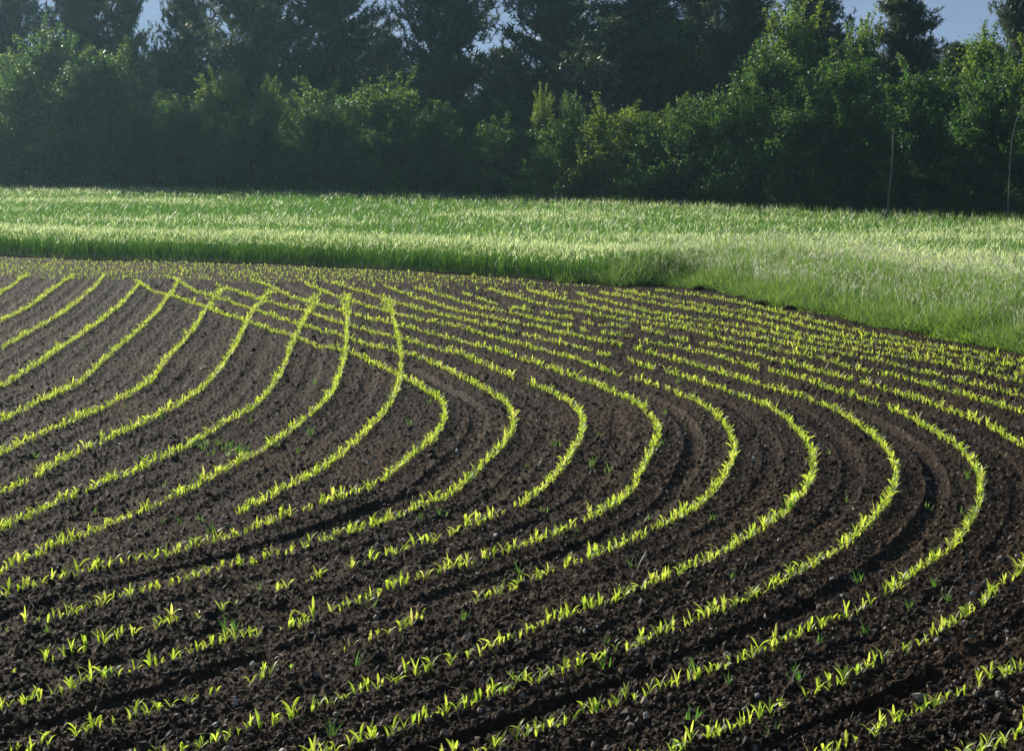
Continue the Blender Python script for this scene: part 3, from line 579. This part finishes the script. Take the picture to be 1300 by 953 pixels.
def pine(r, slim=1., rounded=False):
    H = 10.0; T = Acc(); tips = []
    t = np.linspace(0, 1, 12); p = np.stack([.12*np.sin(t*3+r.uniform(0, 6)), .12*np.cos(t*2.5), H*t-.4*(t == 0)], -1)
    V, q = tube(p, np.linspace(.17, .015, 12), 8); T.add(V, q)
    nW = 28
    for w in range(nW):
        f = .06+.92*w/(nW-1); z = H*f
        Lmax = (2.5*((1-f**2.6)**.75 if rounded else (1-f**1.45)**.85)*min(1, .6+f*1.6))*slim+.2
        for b in range(r.integers(5, 8)):
            az = r.uniform(0, 6.28); Ln = Lmax*r.uniform(.6, 1.08); el = .12+.75*f*r.uniform(.5, 1.2)
            d = np.array([math.cos(az), math.sin(az), 0]); n = 7; s = np.linspace(0, 1, n)[:, None]
            P = np.array([0, 0, z])+p[min(11, int(f*11))]*np.array([1, 1, 0])+d*Ln*s+np.array([0, 0, 1])*(math.tan(min(el, 1.0))*Ln*s*.6+.14*Ln*s**3)
            V, q = tube(P, np.linspace(.03, .008, n), 4); T.add(V, q)
            for k in range(1 if f > .35 else 3, n):
                for _ in range(5 if k < n-1 else 6):
                    o = r.normal(0, 1, 3)*np.array([.2, .2, .08])*(.55+.45*Ln); a = P[k]+o
                    tips.append((a, unit(d*.5+np.array([0, 0, .9])+r.normal(0, .4, 3))))
    for k in range(5): tips.append((np.array([p[-1][0], p[-1][1], H-.15*k]), np.array([0, 0, 1.])))
    A = np.array([x[0] for x in tips]); D = np.array([x[1] for x in tips]); n = 18
    A2 = np.repeat(A, n, 0); D2 = np.repeat(D, n, 0); N = len(A2)
    base = A2+D2*r.uniform(-.13, .12, N)[:, None]
    nd = unit(D2*.8+r.normal(0, .62, (N, 3))); L = r.uniform(.11, .22, N)[:, None]
    side = unit(np.cross(nd, r.normal(0, 1, (N, 3))))*r.uniform(.012, .022, N)[:, None]
    V = np.stack([base-side, base+side, base+nd*L+side*.3, base+nd*L-side*.3], 1).reshape(-1, 3); q = np.arange(4*N).reshape(-1, 4)
    tone = np.repeat(np.clip(.5+(fbm(A[:, 0]*1.1+5, A[:, 2]*.9+A[:, 1], 6)-.47)*1.5+r.normal(0, .2, len(A)), 0, 1), 4*n)
    sc = np.array([1/4.8, 1/4.8, 1/H])
    return (np.concatenate(T.V)*sc, np.concatenate(T.F)), (V*sc, q, tone), (A*sc)
rt = np.random.default_rng(11)
TREES = {'pine': [], 'tree': [], 'shrub': []}
for i in range(6):
    a, b, tips = pine(rt, rt.uniform(.9, 1.1), i >= 3); TREES['pine'].append((make_mesh('trunk', *a, M_BARK, True), make_mesh('crown', b[0], b[1], M_PINE, False, {'rnd': b[2]}), tips))
for kind, n in (('tree', 4), ('shrub', 5)):
    for i in range(n):
        a, b = broadleaf(rt, kind); cm = make_mesh('crown', b[0], b[1], M_LEAF, False, {'rnd': b[2]}); c2 = cm.copy(); c2.materials[0] = M_LEAF_SUN
        TREES[kind].append((make_mesh('trunk', *a, M_BARK, True), cm, c2))
GROUP = {'pine': 'pines of the wood', 'tree': 'broadleaf trees of the wood', 'shrub': 'shrubs along the edge of the wood'}
def plant(kind, x, ytop, wpx, back, label, pale=False, variant=None, rz=None, name=None, cat=None):
    """x, ytop, wpx: crown centre, crown top and width in the photograph; back: metres behind the foot of the wood"""
    Y = 70.
    for _ in range(12):                                     # meet the foot line along this sight line
        X = at_dist(x, 250, Y)[0]; Y = .5*Y+.5*(wood_y(X)+2.2+back+(5 if kind == 'pine' and back < 10 else 0))
    X, _, top = at_dist(x, ytop, Y)
    w = wpx/F*Y*(1.0 if kind == 'pine' else 1.22); h = top+.14
    k = rt.integers(len(TREES[kind])) if variant is None else variant
    tm = TREES[kind][k]
    o = empty(name or {'pine': 'pine_tree', 'tree': 'broadleaf_tree', 'shrub': 'shrub'}[kind], (X, Y, -.14), rt.uniform(0, 6.28) if rz is None else rz, (w, w, h))
    link('trunk', tm[0], o); link('crown', tm[2] if (pale and kind != 'pine') else tm[1], o)  # pale crowns take the leaf with sunlight in its colour
    tag(o, label, cat or {'pine': 'pine tree', 'tree': 'tree', 'shrub': 'shrub'}[kind], GROUP[kind]); return o
P = []
for a in [
 ('pine', 4, -150, 160, 5.0, 'tall dark pine cut off by the left edge, left of the first sky gap'),
 ('pine', 108, -34, 112, 6.0, 'dark pine just right of the first gap of sky, with rusty dead needles'),
 ('pine', 158, -14, 84, 7.0, 'loose crowned pine between the rusty pine and the second gap of sky'),
 ('pine', 238, -8, 104, 6.0, 'shorter round topped pine standing between two small gaps of sky'),
 ('pine', 322, -120, 190, 5.0, 'broad dark pine right of the round topped one, top out of view'),
 ('pine', 424, -125, 178, 5.0, 'pine with a brownish patch, sloping down to the deep gap of sky'),
 ('pine', 497, 52, 60, 8.0, 'small pine top low in the deepest gap of sky'),
 ('pine', 571, -160, 184, 5.0, 'wide pine standing alone between the two deepest gaps of sky'),
 ('pine', 704, -130, 205, 6.0, 'tall pine right of the second deep gap of sky'),
 ('pine', 806, -6, 215, 3.5, 'very broad round dark pine standing forward, above the forked shrub shoots'),
 ('pine', 880, -26, 130, 9.0, 'dark pine top behind the broad round pine and a pale green crown'),
 ('pine', 945, -8, 140, 4.5, 'greyish green pine lit on its left, right of the broad round pine'),
 ('pine', 1040, -14, 130, 6.0, 'dark pine whose right side slopes down to the right hand gap of sky'),
 ('pine', 1152, -12, 170, 5.0, 'spiky dark pine alone in the right hand stretch of sky'),
 ('pine', 1296, -2, 110, 7.0, 'dark pine top in the top right corner above a bright crown'),
]: P.append(plant(*a[:6], variant=(rt.integers(0, 3) if a[2] < -80 or a[1] == 1152 else rt.integers(3, 6))))
for a in [
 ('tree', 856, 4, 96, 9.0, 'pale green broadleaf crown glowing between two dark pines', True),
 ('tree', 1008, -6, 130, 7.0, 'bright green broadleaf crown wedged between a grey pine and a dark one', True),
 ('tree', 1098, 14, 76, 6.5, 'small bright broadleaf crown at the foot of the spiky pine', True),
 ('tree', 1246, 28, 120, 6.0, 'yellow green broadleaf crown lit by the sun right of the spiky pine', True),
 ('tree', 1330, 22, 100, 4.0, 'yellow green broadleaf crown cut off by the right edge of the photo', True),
 ('tree', 70, 24, 140, 3.0, 'broadleaf tree with sunlit yellow top at left below the first gap of sky', False),
 ('tree', 140, 52, 110, 2.4, 'dull broadleaf tree right of the yellow topped one', False),
 ('tree', 985, 50, 140, 2.4, 'broadleaf tree with a glowing left shoulder below the grey pine', False),
 ('tree', 1075, 44, 150, 2.8, 'rounded dark broadleaf tree below the dark sloping pine', False),
 ('tree', 1168, 62, 140, 2.4, 'dark broadleaf tree below the spiky pine', False),
 ('tree', 1262, 62, 122, 2.2, 'dark broadleaf tree near the right edge, with a pale leaning stem before it', False),
 ('tree', 1345, 70, 110, 2.2, 'dark broadleaf tree half cut off by the right edge', False),
 ('tree', -30, 60, 130, 2.4, 'dark broadleaf tree half cut off by the left edge', False),
 ('tree', 645, 118, 90, 4.0, 'low dark broadleaf tree under the second deep gap of sky', False),
 ('tree', 590, 128, 90, 3.4, 'low dark broadleaf tree under the lone wide pine', False),
 ('tree', 400, 92, 106, 2.8, 'dull green broadleaf tree under the pine with a brownish patch', False),
]: P.append(plant(*a[:6], pale=a[6]))
for a in [
 ('shrub', 28, 62, 120, 1.0, 'feathery grey green shrub at the left edge of the wood', False),
 ('shrub', 105, 78, 116, .8, 'tall shrub with drooping grey green sprays below the yellow topped tree', False),
 ('shrub', 190, 112, 100, .8, 'dark shrub with bare brownish twigs left of the twin yellow tips', False),
 ('shrub', 278, 86, 96, 1.0, 'shrub topped with bright yellow green leaves, left one of two', True),
 ('shrub', 338, 94, 58, 1.0, 'narrow shrub with a bright yellow green tip, right one of two', True),
 ('shrub', 230, 120, 90, .5, 'low dark shrub in front of the twin yellow tips', False),
 ('shrub', 400, 118, 104, .6, 'dark rounded shrub under the dull green tree', False),
 ('shrub', 498, 90, 116, 1.0, 'shrub with sunlit yellow sprays under the deepest gap of sky', True),
 ('shrub', 458, 112, 90, .5, 'dark shrub left of the sunlit yellow sprays', False),
 ('shrub', 556, 130, 90, .6, 'low shrub with one leaning spray right of the sunlit yellow ones', False),
 ('shrub', 632, 146, 104, .5, 'low dark even shrub in the middle of the wood edge', False),
 ('shrub', 690, 110, 40, 1.2, 'slender sapling with a lit forked shoot in the middle of the wood edge', True),
 ('shrub', 728, 116, 44, 1.4, 'thin upright shrub just right of the lit forked shoot', False),
 ('shrub', 780, 122, 108, .7, 'rounded shrub with a glowing green left shoulder below the broad pine', True),
 ('shrub', 716, 152, 100, .3, 'low dark shrub in front of the forked shoot', False),
 ('shrub', 872, 118, 112, .8, 'mid green shrub right of the glowing rounded one', False),
 ('shrub', 830, 150, 90, .3, 'low dark shrub between the glowing shrub and the mid green one', False),
 ('shrub', 940, 112, 104, .7, 'dark shrub below the glowing shoulder of the tall broadleaf tree', False),
 ('shrub', 1010, 118, 104, .6, 'dark shrub left of the pale bare trunk', False),
 ('shrub', 1085, 128, 96, 1.0, 'dark shrub just behind the pale bare trunk', False),
 ('shrub', 1165, 122, 104, .8, 'dark shrub right of the pale bare trunk', False),
 ('shrub', 1240, 112, 104, .8, 'dark shrub left of the pale leaning stem', False),
 ('shrub', 1310, 118, 110, .7, 'dark shrub at the right edge behind the pale leaning stem', False),
 ('shrub', -40, 110, 120, .6, 'low dark shrub cut off by the left edge', False),
 ('shrub', 60, 146, 110, .2, 'low dark shrub at left in front of the feathery shrub', False),
 ('shrub', 150, 150, 110, .2, 'low dark shrub in front of the bare brownish twigs', False),
 ('shrub', 320, 140, 110, .2, 'low dark shrub below the twin yellow tips', False),
 ('shrub', 500, 150, 110, .2, 'low dark shrub below the sunlit yellow sprays', False),
]: P.append(plant(*a[:6], pale=a[6]))
# pines deeper in the wood that close it from behind
for k, x in enumerate(np.linspace(-120, 1420, 19)):
    yt = {0: 60}.get(k, 50+30*rt.random())
    P.append(plant('pine', float(x)+rt.normal(0, 12), float(yt), 150, 15+rt.uniform(0, 2), 'dark pine deep in the wood, seen only between nearer trees'))
for k, x in enumerate(np.linspace(-110, 1410, 24)):
    P.append(plant('tree', float(x)+rt.normal(0, 14), 82+rt.uniform(-10, 22), 104, 9+rt.uniform(0, 1.5), 'dark broadleaf tree deep in the wood, seen only between nearer trees'))
for k, x in enumerate(np.linspace(-100, 1400, 22)):
    P.append(plant('shrub', float(x)+rt.normal(0, 12), 165+rt.uniform(-12, 12), 120, 3.4+rt.uniform(0, .8), 'dark undergrowth shrub inside the wood, seen only between the front shrubs'))
# further trees of the wood edge to the left of the frame shade its front
for k, s in enumerate(np.linspace(0, 1, 9)):
    P.append(plant('tree' if k % 2 else 'pine', -130-420*s, 10+10*rt.random(), 130, 3, 'tree of the wood standing beyond the left edge'))
    P[-1]['group'] = 'trees beyond the left edge'
# rusty dead needles on two of the pines
for o, f, az0 in ((P[1], .82, -2.0), (P[5], .8, -2.4)):
    tips = None
    for tm in TREES['pine']:
        if tm[1] == o.children[1].data or tm[1] == o.children[0].data: tips = tm[2]
    a = az0-o.rotation_euler.z; d = np.array([math.cos(a), math.sin(a)])
    m = (tips[:, :2]@d > .08) & (np.abs(tips[:, 2]-f) < .1)
    C = tips[m]; n = 22; C2 = np.repeat(C, n, 0); N = len(C2)
    nd = unit(rt.normal(0, 1, (N, 3)))*np.array([1/4.8, 1/4.8, 1/10.])*rt.uniform(.1, .2, N)[:, None]; sd = unit(np.cross(nd, rt.normal(0, 1, (N, 3))))*np.array([1/4.8, 1/4.8, 1/10.])*.02
    V = np.stack([C2-sd, C2+sd, C2+nd+sd*.3, C2+nd-sd*.3], 1).reshape(-1, 3)
    d_ = link('dead_foliage', make_mesh('dead_foliage', V, np.arange(4*N).reshape(-1, 4), M_DEAD, False, {'rnd': np.repeat(rt.random(N), 4)}), o); d_['label'] = 'rusty brown dead needles'
# two pale bare trunks before the dark shrubs at right
def bare(pix, back, r0, r1, name, label):
    Y = 56.
    for _ in range(12):
        X = at_dist(pix[0][0], 260, Y)[0]; Y = .5*Y+.5*(wood_y(X)+back)
    pts = np.array([at_dist(x, y, Y+.1*math.sin(i)) for i, (x, y) in enumerate(pix)]); pts[0, 2] = -.2
    V, q = tube(catmull(pts, .12), np.linspace(r0, r1, len(catmull(pts, .12))), 8)
    o = link(name, make_mesh(name, V, q, M_PALEBARK, True)); tag(o, label, 'tree trunk', 'pale bare stems before the wood')
bare([(1126,275),(1128,252),(1131,225),(1133,200),(1134,170)], 1.2, .035, .022, 'bare_trunk', 'thin pale bare trunk standing upright before the dark wood at right')
bare([(1279,275),(1281,235),(1283,200),(1286,172),(1292,150),(1299,135)], 1.1, .026, .014, 'bare_trunk', 'thin pale bare stem leaning to the right near the right edge')

# ------------------------------------------------------------------ light
SUN_AZ, SUN_EL = R(38), R(24.5)            # left of the line of sight
sdir = Vector((-math.sin(SUN_AZ)*math.cos(SUN_EL), math.cos(SUN_AZ)*math.cos(SUN_EL), math.sin(SUN_EL)))
sl = bpy.data.lights.new('sun', 'SUN'); sl.energy = 5.0; sl.angle = R(.53); sl.color = (1, .93, .80)
so = bpy.data.objects.new('sun', sl); COL.objects.link(so); so.rotation_euler = (-sdir).to_track_quat('-Z', 'Y').to_euler()
w = bpy.data.worlds.new('World'); scene.world = w; w.use_nodes = True; nt = w.node_tree; nt.nodes.clear(); L = nt.links.new
sky = nt.nodes.new('ShaderNodeTexSky'); sky.sky_type = 'NISHITA'; sky.sun_disc = False; sky.sun_elevation = SUN_EL; sky.sun_rotation = -SUN_AZ; sky.dust_density = 1; sky.altitude = 100
tc = nt.nodes.new('ShaderNodeTexCoord'); sx = nt.nodes.new('ShaderNodeSeparateXYZ'); L(tc.outputs['Generated'], sx.inputs[0])
# a bank of slate blue cloud low over the land
nz = nt.nodes.new('ShaderNodeTexNoise'); nz.inputs['Scale'].default_value = 5; nz.inputs['Detail'].default_value = 5
mp = nt.nodes.new('ShaderNodeMapping'); mp.inputs['Scale'].default_value = (1, 1, 3.5); L(tc.outputs['Generated'], mp.inputs[0]); L(mp.outputs[0], nz.inputs['Vector'])
cl = ramp(nt, nz.outputs[0], [(.36, (1.3, 1.9, 3.1)), (.62, (2.3, 3.15, 4.7))])
mr = nt.nodes.new('ShaderNodeMapRange'); mr.inputs[1].default_value = .1; mr.inputs[2].default_value = .34; mr.inputs[3].default_value = 1; mr.inputs[4].default_value = 0; mr.interpolation_type = 'SMOOTHSTEP'; L(sx.outputs[2], mr.inputs[0])
mx = nt.nodes.new('ShaderNodeMix'); mx.data_type = 'RGBA'; L(mr.outputs[0], mx.inputs[0]); L(sky.outputs[0], mx.inputs[6]); L(cl, mx.inputs[7])
bg = nt.nodes.new('ShaderNodeBackground'); bg.inputs[1].default_value = .078; L(mx.outputs[2], bg.inputs[0])
wo = nt.nodes.new('ShaderNodeOutputWorld'); L(bg.outputs[0], wo.inputs[0])

# thin blue haze in the air, added to stand in for the lens veil
hv = [(-1600, -400, -1.2), (1600, -400, -1.2), (1600, 2300, -1.2), (-1600, 2300, -1.2), (-1600, -400, 19), (1600, -400, 19), (1600, 2300, 19), (-1600, 2300, 19)]
hm, ht, HN = new_mat('haze')
pv = HN('ShaderNodeVolumePrincipled'); pv.inputs['Color'].default_value = (.5, .84, 1, 1); pv.inputs['Density'].default_value = .00036; pv.inputs['Anisotropy'].default_value = .72
ho = HN('ShaderNodeOutputMaterial'); ht.links.new(pv.outputs[0], ho.inputs['Volume'])
tag(link('haze', make_mesh('haze', hv, [(3, 2, 1, 0), (4, 5, 6, 7), (0, 1, 5, 4), (1, 2, 6, 5), (2, 3, 7, 6), (3, 0, 4, 7)], hm)), 'thin blue haze added before the wood, standing in for a lens veil', 'haze', kind='stuff')

vs = scene.view_settings; vs.view_transform = 'Standard'; vs.look = 'None'; vs.exposure = .75; vs.gamma = 1; vs.use_curve_mapping = False
scene.cycles.max_bounces = 8; scene.cycles.transmission_bounces = 4; scene.cycles.transparent_max_bounces = 8
